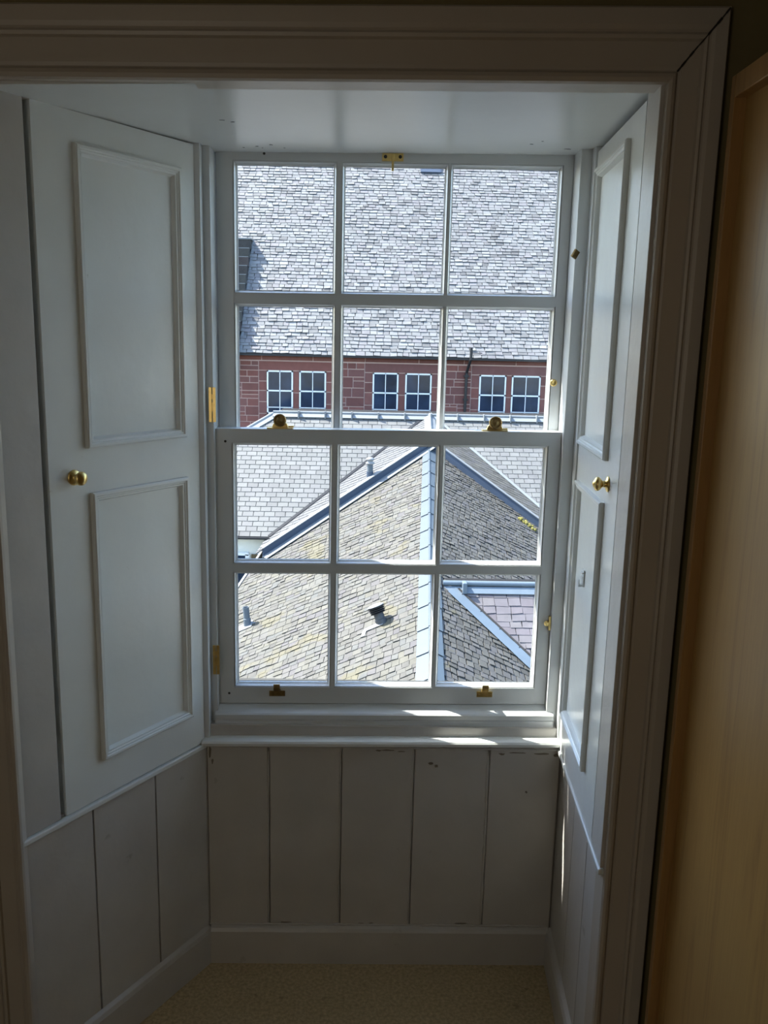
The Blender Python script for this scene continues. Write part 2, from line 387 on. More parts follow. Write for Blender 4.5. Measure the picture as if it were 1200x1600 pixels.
up = sash('upper_sash', .10, .033, .907, 1.452, 2.162, [(.081, .320), (.347, .594), (.613, .875)], [(1.4755, 1.788), (1.826, 2.126)])
lo = sash('lower_sash', .05, .030, .907, .747, 1.484, [(.079, .319), (.344, .592), (.614, .868)], [(.800, 1.103), (1.140, 1.442)])
bm = bmesh.new()
for x, z in ((.055, 1.452), (.057, .775), (.150, 2.149)):
    y = .05 if z < 1.5 else .10
    lathe(bm, [(.0032, 0), (.0032, .0006)], axis(SH(Vector((x, y, z))), (0, -1, 0)), 12)
ob('screw_plug', bm, BLACK, lo)
def fastener(x):
    bm = bmesh.new(); y, z = .066, 1.484
    sbox(bm, x-.033, x+.033, y-.011, y+.011, z, z+.0035)
    sbox(bm, x+.020, x+.034, y+.002, y+.010, z+.003, z+.007)
    prof = [(-.021, 0), (-.017, .010), (-.010, .016), (.010, .016), (.017, .010), (.021, 0)]
    extr(bm, prof, [lambda a, b, yy=yy: SH(Vector((x+a, yy, z+.003+b))) for yy in (y-.006, y+.009)])
    o = ob('sash_fastener', bm, BRASS, lo, bevel=.001)
    tag(o, 'brass sash fastener with a round dark knob')
    bm = bmesh.new(); p = SH(Vector((x, y+.006, z+.020)))
    lathe(bm, [(.010, 0), (.010, .006), (.0145, .010), (.0165, .016), (.0160, .022), (.0125, .025), (.0115, .0235), (.006, .0235), (.0055, .027), (0, .028)], axis(p, (0.0, -1, .12)), 26)
    ob('fastener_knob', bm, BRASSD, lo, smooth=True)
fastener(.192); fastener(.738)
def lift(x):
    bm = bmesh.new(); y, z = .05, .777
    sbox(bm, x-.021, x+.021, y-.003, y, z-.009, z+.006)
    sbox(bm, x-.009, x+.009, y-.007, y, z+.004, z+.010)
    prof = [(0, .006), (-.008, .008), (-.016, .013), (-.018, .020), (-.017, .030), (-.014, .030), (-.0145, .021), (-.012, .016), (0, .011)]
    extr(bm, prof, [lambda a, b, xx=xx: SH(Vector((xx, y+a, z+b))) for xx in (x-.0085, x+.0085)])
    for dx in (-.015, .015): lathe(bm, [(.0022, 0), (.0015, .0042)], axis(SH(Vector((x+dx, y, z-.0015))), (0, -1, 0)), 10)
    tag(ob('sash_lift', bm, BRASSD if x < .5 else BRASS, lo, bevel=.0006), 'small hooked brass sash lift')
lift(.185); lift(.742)
bm = bmesh.new(); x, y, z = .463, .10, 2.146
sbox(bm, x-.026, x+.026, y-.003, y, z-.010, z+.009); sbox(bm, x-.004, x+.004, y-.012, y, z-.006, z+.006)
sbox(bm, x-.0028, x+.0028, y-.014, y-.008, z-.034, z+.004)
tag(ob('pole_eye', bm, BRASS, up, bevel=.0008), 'brass pull eye on the top rail')
bm = bmesh.new()
for dx in (-.018, .018): lathe(bm, [(.0042, 0), (.0042, .0042)], axis(SH(Vector((x+dx, y, z))), (0, -1, 0)), 12)
ob('eye_screw', bm, BLACK, up)
bm = bmesh.new(); lathe(bm, [(.009, 0), (.009, .003), (.0055, .0045), (.0045, .002), (0, .002)], axis(SH(Vector((.889, .10, 1.606))), (0, -1, 0)), 20)
tag(ob('sash_stop', bm, BRASS, up, smooth=True), 'round brass sash stop')
bm = bmesh.new(); lathe(bm, [(.003, 0), (.003, .006), (.0075, .008), (.0075, .012), (.005, .016), (0, .0165)], axis(SH(Vector((.905, .046, .979))), (-.8, -.6, 0)), 16)
sbox(bm, .902, .907, .040, .048, .960, .998)
tag(ob('locking_stud', bm, BRASS, lo), 'small brass locking stud')
bm = bmesh.new()
T = Matrix.Translation(SH(Vector((.908, .028, 1.918)))) @ Matrix.Rotation(.5, 4, 'Y') @ Matrix.Rotation(.6, 4, 'Z')
box(bm, -.008, .008, -.003, .003, -.010, .010, lambda p: T @ p)
ob('bar_bracket', bm, BRASSD, win, bevel=.0008)
# stone opening outside
bm = bmesh.new()
box(bm, -2.2, -.005, .15, .245, -2, 3.2); box(bm, .955, 3.2, .15, .245, -2, 3.2)
box(bm, -.005, .955, .15, .245, 2.20, 3.2); box(bm, -.005, .955, .15, .245, -2, .735)
tag(ob('wall_outer', bm, GSTONE), kind='structure')

# ------------------------------------------------------------------ architrave and room
P = [(.0, -.05), (.0, .003), (.003, .009), (.010, .012), (.017, .010), (.021, .003), (.024, .001), (.030, .003), (.070, .005), (.073, .011), (.079, .013), (.084, .009), (.087, .012),
     (.095, .015), (.120, .017), (.124, .013), (.124, -.02)]
bm = bmesh.new(); YF = lambda x: -.478-.060*(x-OPL)
zl = lambda x: 2.1465+.003*(x-OPL)
extr(bm, P, [lambda a, b: (OPL-a*.76, YF(OPL-a)-b, 0), lambda a, b: (OPL-a*.76, YF(OPL-a)-b, zl(OPL)+a*.97), lambda a, b: (OPR+a*.76, YF(OPR+a)-b, zl(OPR)+a*.97), lambda a, b: (OPR+a*.76, YF(OPR+a)-b, 0)])
tag(ob('trim_4', bm, ARCH), kind='structure')
bm = bmesh.new(); a0, a1 = .022, .120
m0, m1 = (Vector((OPR+a*.76, YF(OPR+a)-b, zl(OPR)+a*.97)) for a, b in ((a0, .0035), (a1, .0185)))
for i in range(12):
    t0, t1 = i/12, (i+1)/12; g = .0006+.0008*random.random()
    q = lambda t: Vector((OPR+(a0+(a1-a0)*t)*.76, YF(OPR+(a0+(a1-a0)*t))-(.0048 if t < .45 else .0135 if t < .72 else .0185), zl(OPR)+(a0+(a1-a0)*t)*.97))
    slab(bm, [q(t0)+Vector((-g, 0, g)), q(t1)+Vector((-g, 0, g)), q(t1)+Vector((g, 0, -g)), q(t0)+Vector((g, 0, -g))], Vector((0, .004, 0)))
tag(ob('trim_7', bm, DARK), kind='structure')
bm = bmesh.new()
sl_ = lambda p: Vector((p.x, p.y+YF(p.x), p.z))
box(bm, -1.6, OPL-.008, 0, .05, 0, 2.55, sl_); box(bm, OPR+.012, 2.3, 0, .05, 0, 2.55, sl_); box(bm, OPL-.008, OPR+.012, 0, .05, 2.17, 2.55, sl_)
tag(ob('wall_front', bm, WALLP), kind='structure')
bm = bmesh.new(); box(bm, -1.65, -1.6, -3.6, -.44, 0, 2.55); tag(ob('wall_side_left', bm, ROOMW), kind='structure')
bm = bmesh.new(); box(bm, 2.3, 2.35, -3.6, -.44, 0, 2.55); tag(ob('wall_side_right', bm, ROOMW), kind='structure')
bm = bmesh.new(); box(bm, -1.6, 2.3, -3.65, -3.6, 0, 2.55); tag(ob('wall_rear', bm, ROOMW), kind='structure')
bm = bmesh.new(); box(bm, -1.65, 2.35, -3.65, .24, 2.55, 2.62); tag(ob('ceiling', bm, ROOMW), kind='structure')
# closing masonry between the inner linings and the outer wall
bm = bmesh.new()
box(bm, -1.6, -1.55, -.44, .15, 0, 2.55); box(bm, 2.25, 2.3, -.44, .15, 0, 2.55)
tag(ob('wall_cavity', bm, ROOMW), kind='structure')

# wardrobe
wx, wy0, wy1, wz = 1.005, -.610, -1.75, 2.150
wr = empty('wardrobe', 'tall oak veneered wardrobe standing right of the window bay', 'wardrobe', loc=(wx+.3, (wy0+wy1)/2, 0))
Lw = lambda p: p-wr.location
bm = bmesh.new(); box(bm, wx+.03, wx+.6, wy1, wy0-.001, .0, wz-.004, Lw); ob('carcass', bm, OAKF, wr)
for a, b in ((wy0-.017, wy0), (wy1, wy1+.04)):
    bm = bmesh.new(); box(bm, wx, wx+.032, a, b, 0, wz, Lw); ob('stile', bm, OAKF, wr, bevel=.0015)
bm = bmesh.new(); box(bm, wx, wx+.032, wy1+.04, wy0-.017, wz-.036, wz, Lw); ob('top_rail', bm, OAKF, wr, bevel=.0015)
bm = bmesh.new(); box(bm, wx, wx+.032, wy1+.04, wy0-.017, 0, .06, Lw); ob('bottom_rail', bm, OAKF, wr, bevel=.0015)
bm = bmesh.new(); box(bm, wx+.021, wx+.028, wy1+.03, wy0-.012, .05, wz-.026, Lw); ob('door_panel', bm, OAK, wr)

# ------------------------------------------------------------------ outside: where things stand
def ray(px, py): return ((px-600)/FPX*RT + (800-py)/FPX*UP + fw)
def atY(px, py, Y): d = ray(px, py); return CP + d*((Y-CP.y)/d.y)
def onP(px, py, p0, n): d = ray(px, py); return CP + d*((Vector(p0)-CP).dot(n)/d.dot(n))

def slates(name, O, u, v, ur, vr, w, g, t, m, parent, cuts=(), jw=.12, jg=.0, gap=.006, rough=.5, lap=1.25, seed=1, tones=None):
    """rows of separate slates; u along a row, v up the slope"""
    R = random.Random(seed); O, u, v = Vector(O), Vector(u).normalized(), Vector(v).normalized()
    n = u.cross(v).normalized(); n = n if n.z > 0 else -n
    V, Fc, tint, mi = [], [], [], []
    row = 0; y = vr[0]
    while y < vr[1]:
        gg = g*(1+R.uniform(-jg, jg)); x = ur[0]-R.uniform(0, w) if jw > .05 else ur[0]-(row % 2)*w/2
        wob = R.uniform(0, 6)
        while x < ur[1]:
            ww = w*(1+R.uniform(-jw, jw)); x2 = x+ww-gap
            d0, d1 = (R.uniform(-1, 1)*gg*.10*rough for _ in range(2))
            lift = t*(1+R.uniform(-.5, .9)*rough); h0 = t*.15
            yo = gg*.12*sin(x*.9+wob)*rough
            b = len(V); top = y+gg*lap; sk = R.uniform(-1, 1)*w*.05*rough
            for (a, c, h) in ((x, y+d0+yo, lift), (x2, y+d1+yo, lift*(1+R.uniform(-.3, .3)*rough)), (x2+sk, top, h0), (x+sk, top, h0), (x, y+d0+yo, lift-t*.9), (x2, y+d1+yo, lift-t*.9), (x2+sk, top, h0-t), (x+sk, top, h0-t)):
                V.append(O+u*a+v*c+n*h)
            Fc += [(b, b+1, b+2, b+3), (b, b+4, b+5, b+1), (b+1, b+5, b+6, b+2), (b+3, b+7, b+4, b)]
            tv = R.random(); tint += [tv]*4; mi += [0]*4
            x += ww
        y += gg; row += 1
    b = len(V); e = .3
    for a, c in ((ur[0]-e, vr[0]), (ur[1]+e, vr[0]), (ur[1]+e, vr[1]+e), (ur[0]-e, vr[1]+e)): V.append(O+u*a+v*c-n*.012)
    Fc.append((b, b+1, b+2, b+3)); tint.append(0); mi.append(1)
    me = bpy.data.meshes.new(name); me.from_pydata([tuple(p) for p in V], [], Fc)
    at = me.color_attributes.new('tint', 'FLOAT_COLOR', 'CORNER')
    vals = []
    for f, tv in zip(Fc, tint):
        for _ in f: vals += [tv, tv, tv, 1]
    at.data.foreach_set('color', vals)
    me.polygons.foreach_set('material_index', mi)
    if cuts:
        bm = bmesh.new(); bm.from_mesh(me)
        for c, nn in cuts:
            bmesh.ops.bisect_plane(bm, geom=bm.verts[:]+bm.edges[:]+bm.faces[:], plane_co=Vector(c), plane_no=Vector(nn), clear_inner=True)
        bm.to_mesh(me); bm.free()
    if parent:
        loc = parent.location
        me.transform(Matrix.Translation(-loc))
    return link(name, me, parent=parent, mats=[m, UNDER])
def stones(name, rects, y, depth, parent, m=STONE, gap=.034, seed=3):
    R = random.Random(seed); bm = bmesh.new(); lay = bm.loops.layers.float_color.new('tint')
    loc = parent.location
    for x0, x1, z0, z1 in rects:
        k = len(bm.faces); box(bm, x0+gap/2, x1-gap/2, y, y+depth, z0+gap/2, z1-gap/2, lambda p: p-loc); bm.faces.ensure_lookup_table(); tv = R.random()
        for f in bm.faces[k:]:
            for l in f.loops: l[lay] = (tv, tv, tv, 1)
    return ob(name, bm, m, parent)
def wbox(o): return lambda p: p-o.location

# --- big sandstone building across the yard
YB = 32.0; ZE = 1.0; PB = math.radians(47)
big = empty('sandstone_building', 'red sandstone building with a huge grey slate roof and three pairs of windows', 'building', loc=(1, YB+4, -7))
vb = Vector((0, cos(PB), sin(PB))); nb = Vector((0, -sin(PB), cos(PB)))
slates('roof', (0, YB-.25, ZE+.02), (1, 0, 0), vb, (-10, 13), (0, 13.5), .29, .185, .026, SLATE_BIG, big, jw=.28, jg=.10, gap=.02, rough=.8, seed=5)
bm = bmesh.new()
box(bm, -10, 13, YB-.30, YB+.05, ZE-.06, ZE+.02, wbox(big)); ob('gutter', bm, IRON, big)
bm = bmesh.new(); box(bm, -10, 13, YB+.03, YB+.4, -7, ZE, wbox(big)); ob('wall', bm, MORTAR, big)
bm = bmesh.new(); box(bm, -10, 13, YB+.4, YB+9, -7, ZE-.5, wbox(big)); ob('core', bm, MORTAR, big)
PX = lambda px: -3.45+(px-417)*.02474
wins = [(PX(a), PX(b)) for a, b in ((417, 457.5), (467.5, 509), (582, 622), (633, 674), (749, 791), (800, 845))]
wt, wb = .385, -1.30
rects = []; R = random.Random(11)
def course(x0, x1, z0, z1, lo_, hi_):
    x = x0
    while x < x1-.01:
        w_ = R.uniform(lo_, hi_); x2 = x+w_ if x1-(x+w_) > lo_ else x1; rects.append((x, x2, z0, z1)); x = x2
def snecked(x0, x1, z0, z1):
    z = z1
    while z > z0+.02:
        h_ = R.choice((.24, .30, .36, .42)); h_ = h_ if z-h_-z0 > .18 else z-z0
        x = x0
        while x < x1-.01:
            w_ = R.uniform(.32, .75); w_ = w_ if x1-(x+w_) > .28 else x1-x
            if h_ > .28 and R.random() < .45:
                k = R.choice((.35, .5, .62)); rects.append((x, x+w_, z-h_, z-h_*k)); 
                if R.random() < .4 and w_ > .5: rects.extend([(x, x+w_*.6, z-h_*k, z), (x+w_*.6, x+w_, z-h_*k, z)])
                else: rects.append((x, x+w_, z-h_*k, z))
            else: rects.append((x, x+w_, z-h_, z))
            x += w_
        z -= h_
course(-10, 13, .76, ZE-.04, 1.6, 2.4)
edges = [(-10, wins[0][0]), None, (wins[1][1], wins[2][0]), None, (wins[3][1], wins[4][0]), None, (wins[5][1], 13)]
for e in edges:
    if not e: continue
    a, b = e
    aa = a+.32 if a > -10 else a; bb = b-.32 if b < 13 else b
    snecked(aa, bb, -2.6, .74)
    for (q0, q1, s_) in ((a, aa, 1), (bb, b, -1)):
        if q1-q0 < .1: continue
        z = wt
        while z > -2.6: h_ = R.uniform(.34, .55); rects.append((q0, q1, z-h_, z)); z -= h_
for a, b in ((0, 1), (2, 3), (4, 5)):
    rects.append((wins[a][0]-.32, wins[b][1]+.32, wt, .75)); z = wt
    while z > wb: rects.append((wins[a][1], wins[b][0], z-.84, z)); z -= .84
    rects.append((wins[a][0]-.1, wins[b][1]+.1, wb-.25, wb)); rects.append((wins[a][0]-.0, wins[b][1]+.0, -2.6, wb-.25))
stones('stone_facing', rects, YB, .04, big)
for (a, b) in wins:
    loc = Vector(((a+b)/2, YB+.02, wb))
    bm = bmesh.new(); t = .055; Y0, Y1 = YB-.012, YB+.05
    f = wbox(big)
    for q in ((a, a+t, wb, wt), (b-t, b, wb, wt), (a, b, wt-t, wt), (a, b, wb, wb+.08), (a, b, wt-.80, wt-.745), ((a+b)/2-.014, (a+b)/2+.014, wb, wt), (a, b, wt-1.425, wt-1.395)):
        box(bm, q[0], q[1], Y0, Y1, q[2], q[3], f)
    wo = ob('window', bm, WHITEF, big)
    bm = bmesh.new(); box(bm, a+.02, b-.02, Y0+.012, Y0+.03, wb+.03, wt-.03, f); ob('pane', bm, PANEG, wo)
bm = bmesh.new(); x = 4.36
tube(bm, Vector((x, YB-.34, ZE+.42))-big.location, Vector((x, YB-.34, ZE-.05))-big.location, .055)
tube(bm, Vector((x, YB-.34, ZE-.0))-big.location, Vector((x-.12, YB-.08, ZE-.55))-big.location, .055); tube(bm, Vector((x-.12, YB-.08, ZE-.55))-big.location, Vector((x-.14, YB-.08, -2.6))-big.location, .055)
box(bm, x, x+.42, YB-.36, YB-.30, ZE+.20, ZE+.23, wbox(big))
for z in (.3, -.6, -1.3): box(bm, x-.22, x-.02, YB-.15, YB-.0, z, z+.06, wbox(big))
ob('drainpipe', bm, IRON, big)
# crow-stepped parapet climbing the roof at the left
rs = []; bm = bmesh.new(); lay = bm.loops.layers.float_color.new('tint')
xr = -4.50
for k in range(13):
    zz = .75+k*.37; yy = YB-.25+(zz-ZE)/math.tan(PB)
    kk = len(bm.faces); box(bm, xr-.52, xr-.0, yy-.30, yy+.5, zz-.30, zz+.36, wbox(big))
    bm.faces.ensure_lookup_table(); tv = R.random()
    for f in bm.faces[kk:]:
        for l in f.loops: l[lay] = (tv, tv, tv, 1)
    if k == 12: ztop, ytop = zz+.36, yy
ob('stepped_parapet', bm, GSTONE, big, bevel=.012)
bm = bmesh.new()
for k in range(12):
    zz = .75+k*.37+.36; yy = YB-.25+(zz-.36-ZE)/math.tan(PB)
    box(bm, xr-.53, xr+.012, yy-.305, yy-.295, zz-.02, zz+.006, wbox(big))
box(bm, xr-.55, xr+.05, ytop-.33, ytop+.5, ztop, ztop+.05, wbox(big))
a = Vector((xr+.02, YB-.2, ZE+.07)); l_ = (ztop-ZE)/sin(PB)
slab(bm, [Vector(p)-big.location for p in (a, a+Vector((.10, 0, 0)), a+Vector((.10, 0, 0))+vb*l_, a+vb*l_)], nb*.02)
ob('parapet_flashing', bm, LEADW, big)
# lead-framed roof light near the top
bm = bmesh.new(); p = onP(673, 269, (0, YB-.25, ZE), nb); q = vb
F2 = lambda s: Vector((p.x+s[0], p.y, p.z))+vb*s[1]+nb*s[2]-big.location
for (a, b, c, d, h) in ((-.46, .46, -.12, 1.1, .10),):
    slab(bm, [F2((a, c, 0)), F2((b, c, 0)), F2((b, d, 0)), F2((a, d, 0))], nb*h)
ob('roof_light', bm, LEADD, big)

# --- middle building with regular slates
ZM0, YM0, ZM1, YM1 = -3.91, 22.1, -.80, 26.4
mid = empty('slate_roofed_building', 'lower building with a neat pale slate roof and cream wall below', 'building', loc=(2, 26.4, -8))
PM = math.atan2(ZM1-ZM0, YM1-YM0); vm = Vector((0, cos(PM), sin(PM))); nm = Vector((0, -sin(PM), cos(PM)))
xl = atY(427, 645, YM1).x; LM = math.hypot(ZM1-ZM0, YM1-YM0)
hipd = Vector((-1.25*(YM1-YM0), -(YM1-YM0), ZM0-ZM1)); hipn = hipd.cross(nm); hipn = hipn if hipn.x > 0 else -hipn
R0 = Vector((xl, YM1, ZM1))
slates('roof', (0, YM0, ZM0+.01), (1, 0, 0), vm, (-9, 14), (0, LM), .31, .195, .014, SLATE_MID, mid, cuts=[(R0, hipn)], jw=.02, gap=.016, rough=.18, lap=1.12, seed=8)
bm = bmesh.new(); f = wbox(mid)
box(bm, -9, 14, YM0-.12, YM0+.06, ZM0-.05, ZM0+.0, f); ob('gutter', bm, IRON, mid)
bm = bmesh.new(); x = xl; 
while x < 14:
    a, b = x, min(x+.86, 14)
    slab(bm, [Vector(p)-mid.location for p in ((a, YM1, ZM1+.045), (b-.01, YM1, ZM1+.045), (b-.01, YM1-.19, ZM1-.075), (a, YM1-.19, ZM1-.075))], nm*.025)
    tube(bm, Vector((a, YM1, ZM1+.07))-mid.location, Vector((b-.01, YM1, ZM1+.07))-mid.location, .05, 10)
    box(bm, b-.05, b-.01, YM1-.21, YM1+.03, ZM1-.10, ZM1+.135, f)
    x += .86
ob('ridge_capping', bm, LEADW, mid)
bm = bmesh.new(); hd = hipd.normalized()
for s in (0,):
    off = hd.cross(nm).normalized(); off = off if off.x > 0 else -off
    a = R0-mid.location+nm*.03; slab(bm, [a, a+hd*9, a+hd*9+off*.22, a+off*.22], nm*.02); tube(bm, a, a+hd*9, .055, 10)
ob('hip_flashing', bm, LEADW, mid)
hb = R0+hipd
bm = bmesh.new(); poly(bm, [p-mid.location for p in (R0, hb, Vector((hb.x-.2, YM1+5, ZM0)), Vector((R0.x, YM1+.3, ZM1)))]); ob('hip_slope', bm, SLATE_MID, mid)
bm = bmesh.new(); box(bm, hb.x+.3, 14, YM0+.35, YM1+4, -8, ZM0-.05, f); ob('wall', bm, RENDER, mid)
# the back slope so that the building is solid
bm = bmesh.new(); slab(bm, [Vector(p)-mid.location for p in ((xl, YM1, ZM1), (14, YM1, ZM1), (14, YM1+4.6, ZM0), (xl, YM1+4.6, ZM0))], Vector((0, 0, -.05))); ob('back_slope', bm, UNDER, mid)
p = atY(390, 866, YM0+.32)
bm = bmesh.new(); box(bm, p.x+.05, p.x+1.2, YM0+.29, YM0+.36, p.z-1.6, p.z, f); ob('buff_pier', bm, YBRICK, mid)
bm = bmesh.new(); q = atY(371, 866, YM0+.3); f = wbox(mid)
for r_ in ((q.x-.6, p.x-.02, p.z-.03, p.z+.06), (p.x-.12, p.x-.0, p.z-1.6, p.z), (q.x-.6, q.x-.5, p.z-1.6, p.z), (q.x-.5, p.x-.1, p.z-1.0, p.z-.93)): box(bm, r_[0], r_[1], YM0+.27, YM0+.36, r_[2], r_[3], f)
wo = ob('window', bm, WHITEF, mid)
bm = bmesh.new(); box(bm, q.x-.55, p.x-.05, YM0+.30, YM0+.34, p.z-1.55, p.z, f); ob('pane', bm, PANEG, wo)

# --- the wing with the long lead ridge coming towards the window
YH = 13.5
HB = atY(674, 1065, YH); HT = atY(671, 662, YM1)
hv = (HT-HB).normalized()
pl, pr = math.radians(23.3), math.radians(24)
uL = Vector((-cos(pl), 0, -sin(pl))); uR = Vector((cos(pr), 0, -sin(pr)))
nL = uL.cross(hv); nL = (nL if nL.z > 0 else -nL).normalized(); nR = uR.cross(hv); nR = (nR if nR.z > 0 else -nR).normalized()
wing = empty('valley_wing_roof', 'nearer roof of rough lichened slates split by a long pale lead ridge', 'roof', loc=(1.5, 15, -8))
f = wbox(wing)
Z = Vector((0, 0, 1))
RISE = .26
bc = onP(673, 700, HB, nL)                       # where the step crosses the ridge
bl = onP(411, 872, HB, nL); br = onP(842, 826, HB, nR)
eL0 = onP(372, 920, HB, nL); eL1 = onP(427, 838, HB, nL)
stepL = (bl-bc).cross(Z); stepL = stepL if stepL.y < 0 else -stepL
stepR = (br-bc).cross(Z); stepR = stepR if stepR.y < 0 else -stepR
eave = (eL1-eL0).cross(Z); eave = eave if eave.x > 0 else -eave
LH = (HT-HB).length
vertH = hv.cross(Z); vertH = vertH if vertH.x < 0 else -vertH       # points left of the ridge
slates('left_slope', HB, uL, hv, (-.1, 9), (-3.5, LH), .18, .175, .014, SLATE_L, wing, cuts=[(bc, stepL), (eL0, eave), (HB, vertH)], jw=.3, jg=.25, rough=.95, gap=.008, seed=21)
slates('right_slope', HB, uR, hv, (-.1, 9), (-3.5, LH), .17, .17, .018, SLATE_R, wing, cuts=[(bc, stepR), (HB, -vertH)], jw=.25, jg=.25, rough=1.0, gap=.024, seed=22)
mup = (Vector((0, YM0, ZM0)), nm)
slates('upper_left_slope', HB+Z*RISE, uL, hv, (-.1, 9), (0, LH), .22, .17, .014, SLATE_U, wing, cuts=[(bc, -stepL), (HB, vertH), mup, (eL1+Vector((0, 0, 0)), eave)], jw=.15, rough=.3, seed=23)
slates('upper_right_slope', HB+Z*RISE, uR, hv, (-.1, 9), (0, LH), .22, .17, .010, SLATE_R, wing, cuts=[(bc, -stepR), (HB, -vertH), mup], jw=.15, rough=.5, seed=24)
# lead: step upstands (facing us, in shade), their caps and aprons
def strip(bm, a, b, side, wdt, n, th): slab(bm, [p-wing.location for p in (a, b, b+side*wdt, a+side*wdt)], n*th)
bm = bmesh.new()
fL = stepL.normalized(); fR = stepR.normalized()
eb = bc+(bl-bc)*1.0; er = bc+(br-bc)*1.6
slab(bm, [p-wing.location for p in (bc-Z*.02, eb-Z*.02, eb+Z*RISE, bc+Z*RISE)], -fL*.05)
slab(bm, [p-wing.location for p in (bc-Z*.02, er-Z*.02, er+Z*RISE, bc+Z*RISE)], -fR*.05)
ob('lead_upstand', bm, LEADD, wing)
bm = bmesh.new()
dL = (bl-bc).normalized(); inL = nL.cross(dL); inL = inL if inL.y > 0 else -inL
dR = (br-bc).normalized(); inR = nR.cross(dR); inR = inR if inR.y > 0 else -inR
strip(bm, bc+Z*(RISE+.015)-inL*.03, eb+Z*(RISE+.015)-inL*.03, inL, .17, nL, .02)
strip(bm, bc+Z*(RISE+.015)-inR*.03, er+Z*(RISE+.015)-inR*.03, inR, .10, nR, .02)
strip(bm, bc+nL*.045, eb+nL*.045, -inL, .27, nL, .012)
ob('lead_capping', bm, LEADW, wing)
# ridge sheets, each lapping the next, with the roll
bm = bmesh.new(); s = -3.4; bs = (bc-HB).length
while s < bs:
    e = min(s+.86, bs); wl, wr_ = .30-.10*max(s, 0)/bs, .25-.05*max(s, 0)/bs
    a, b = HB+hv*s, HB+hv*(e+.05)
    for uu, nn, wd in ((uL, nL, wl), (uR, nR, wr_)):
        slab(bm, [p-wing.location for p in (a+nn*.050, b+nn*.028, b+uu*wd+nn*.020, a+uu*(wd+.01)+nn*.042)], nn*.012)
    tube(bm, a+nL*.05-wing.location, b+nL*.035-wing.location, .038, 12)
    s = e+.001 if e >= bs else e
ob('ridge_flashing', bm, LEAD, wing)
bm = bmesh.new(); a, b = bc+Z*RISE, HT+Z*RISE
for uu, nn in ((uL, nL), (uR, nR)): slab(bm, [p-wing.location for p in (a+nn*.03, b+nn*.03, b+uu*.18+nn*.03, a+uu*.18+nn*.03)], nn*.012)
tube(bm, a+Z*.05-wing.location, b+Z*.05-wing.location, .045, 10)
ob('upper_ridge_flashing', bm, LEADW, wing)
# painted shadow line along the left valley, pale edging along the right one
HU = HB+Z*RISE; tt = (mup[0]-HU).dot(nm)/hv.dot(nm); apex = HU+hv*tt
for nn, sg, nmx, mm in ((nL, -1, 'left_valley_shadow_line', IRON), (nR, 1, 'right_valley_edging', LEADW)):
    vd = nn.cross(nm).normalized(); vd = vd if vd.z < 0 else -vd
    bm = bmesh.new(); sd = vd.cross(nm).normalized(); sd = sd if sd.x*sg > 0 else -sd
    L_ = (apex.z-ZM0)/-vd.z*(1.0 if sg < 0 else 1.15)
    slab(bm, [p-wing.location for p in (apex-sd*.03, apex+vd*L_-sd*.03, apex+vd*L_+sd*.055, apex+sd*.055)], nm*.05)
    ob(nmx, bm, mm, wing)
# eaves gutter on the left
bm = bmesh.new(); ed = (eL1-eL0).normalized(); a = eL0-ed*7; b = eL1+ed*.8
slab(bm, [p-wing.location for p in (a, b, b+Vector((-.07, 0, -.02)), a+Vector((-.07, 0, -.02)))], Vector((0, 0, .04)))
ob('eaves_edge', bm, WHITEL, wing)
bm = bmesh.new()
slab(bm, [p-wing.location for p in (a+Vector((-.0, 0, -.06)), b+Vector((0, 0, -.06)), b+Vector((0, 0, -.16)), a+Vector((0, 0, -.16)))], Vector((-.10, .0, 0)))
ob('gutter', bm, IRON, wing)
bm = bmesh.new(); a2, b2 = eL0-ed*5, eL1
slab(bm, [p-wing.location for p in (a2+Vector((.25, 0, -.2)), b2+Vector((.25, 0, -.2)), Vector((b2.x+.25, b2.y, -8)), Vector((a2.x+.25, a2.y, -8)))], Vector((.2, 0, 0)))
ob('wall', bm, RENDER, wing)

# --- the small purple-slated roof joining on the right
sp = onP(699, 918, HB, nR); YS = sp.y; ZS = sp.z
side = empty('purple_slate_roof', 'small purple slate roof joining the lead ridged wing at lower right', 'roof', loc=(4, YS, -8))
psd = math.radians(38); vs = Vector((0, cos(psd), sin(psd))); ns = Vector((0, -sin(psd), cos(psd)))
val = ns.cross(nR).normalized(); val = val if val.z < 0 else -val      # direction of the valley, downhill
vc = sp
offs = val.cross(ns).normalized(); offs = offs if offs.x > 0 else -offs
slates('slope', (sp.x, YS, ZS), (1, 0, 0), vs, (-.2, 7), (-6, -.02), .30, .19, .016, SLATE_S, side, cuts=[(sp+offs*.13, offs)], jw=.15, jg=.1, rough=.8, gap=.012, seed=31)
loc = side.location
bm = bmesh.new()
slab(bm, [p-loc for p in (Vector((sp.x-.08, YS, ZS))+ns*.035, Vector((sp.x+7, YS, ZS))+ns*.035, Vector((sp.x+7, YS, ZS))-vs*.19+ns*.035, Vector((sp.x-.02, YS, ZS))-vs*.19+ns*.035)], ns*.015)
tube(bm, Vector((sp.x-.10, YS+.02, ZS+.10))-loc, Vector((sp.x+7, YS+.02, ZS+.10))-loc, .062, 14)
ob('ridge_roll', bm, LEADP, side)
bm = bmesh.new(); kx = atY(725, 915, YS).x
box(bm, kx-.05, kx+.05, YS-.22, YS+.03, ZS-.09, ZS+.17, lambda p: p-loc); ob('roll_strap', bm, LEADP, side, bevel=.02)
offr = val.cross(nR).normalized(); offr = offr if offr.x < 0 else -offr
bm = bmesh.new(); s = .15
while s < 6:
    a, b = sp+val*s+ns*.03, sp+val*(s+.62)+ns*.022
    slab(bm, [p-loc for p in (a-val*.0+offr*.17+nR*.02, b+offr*.17+nR*.02, b+offs*.16, a+offs*.16)], ns*.012)
    s += .615
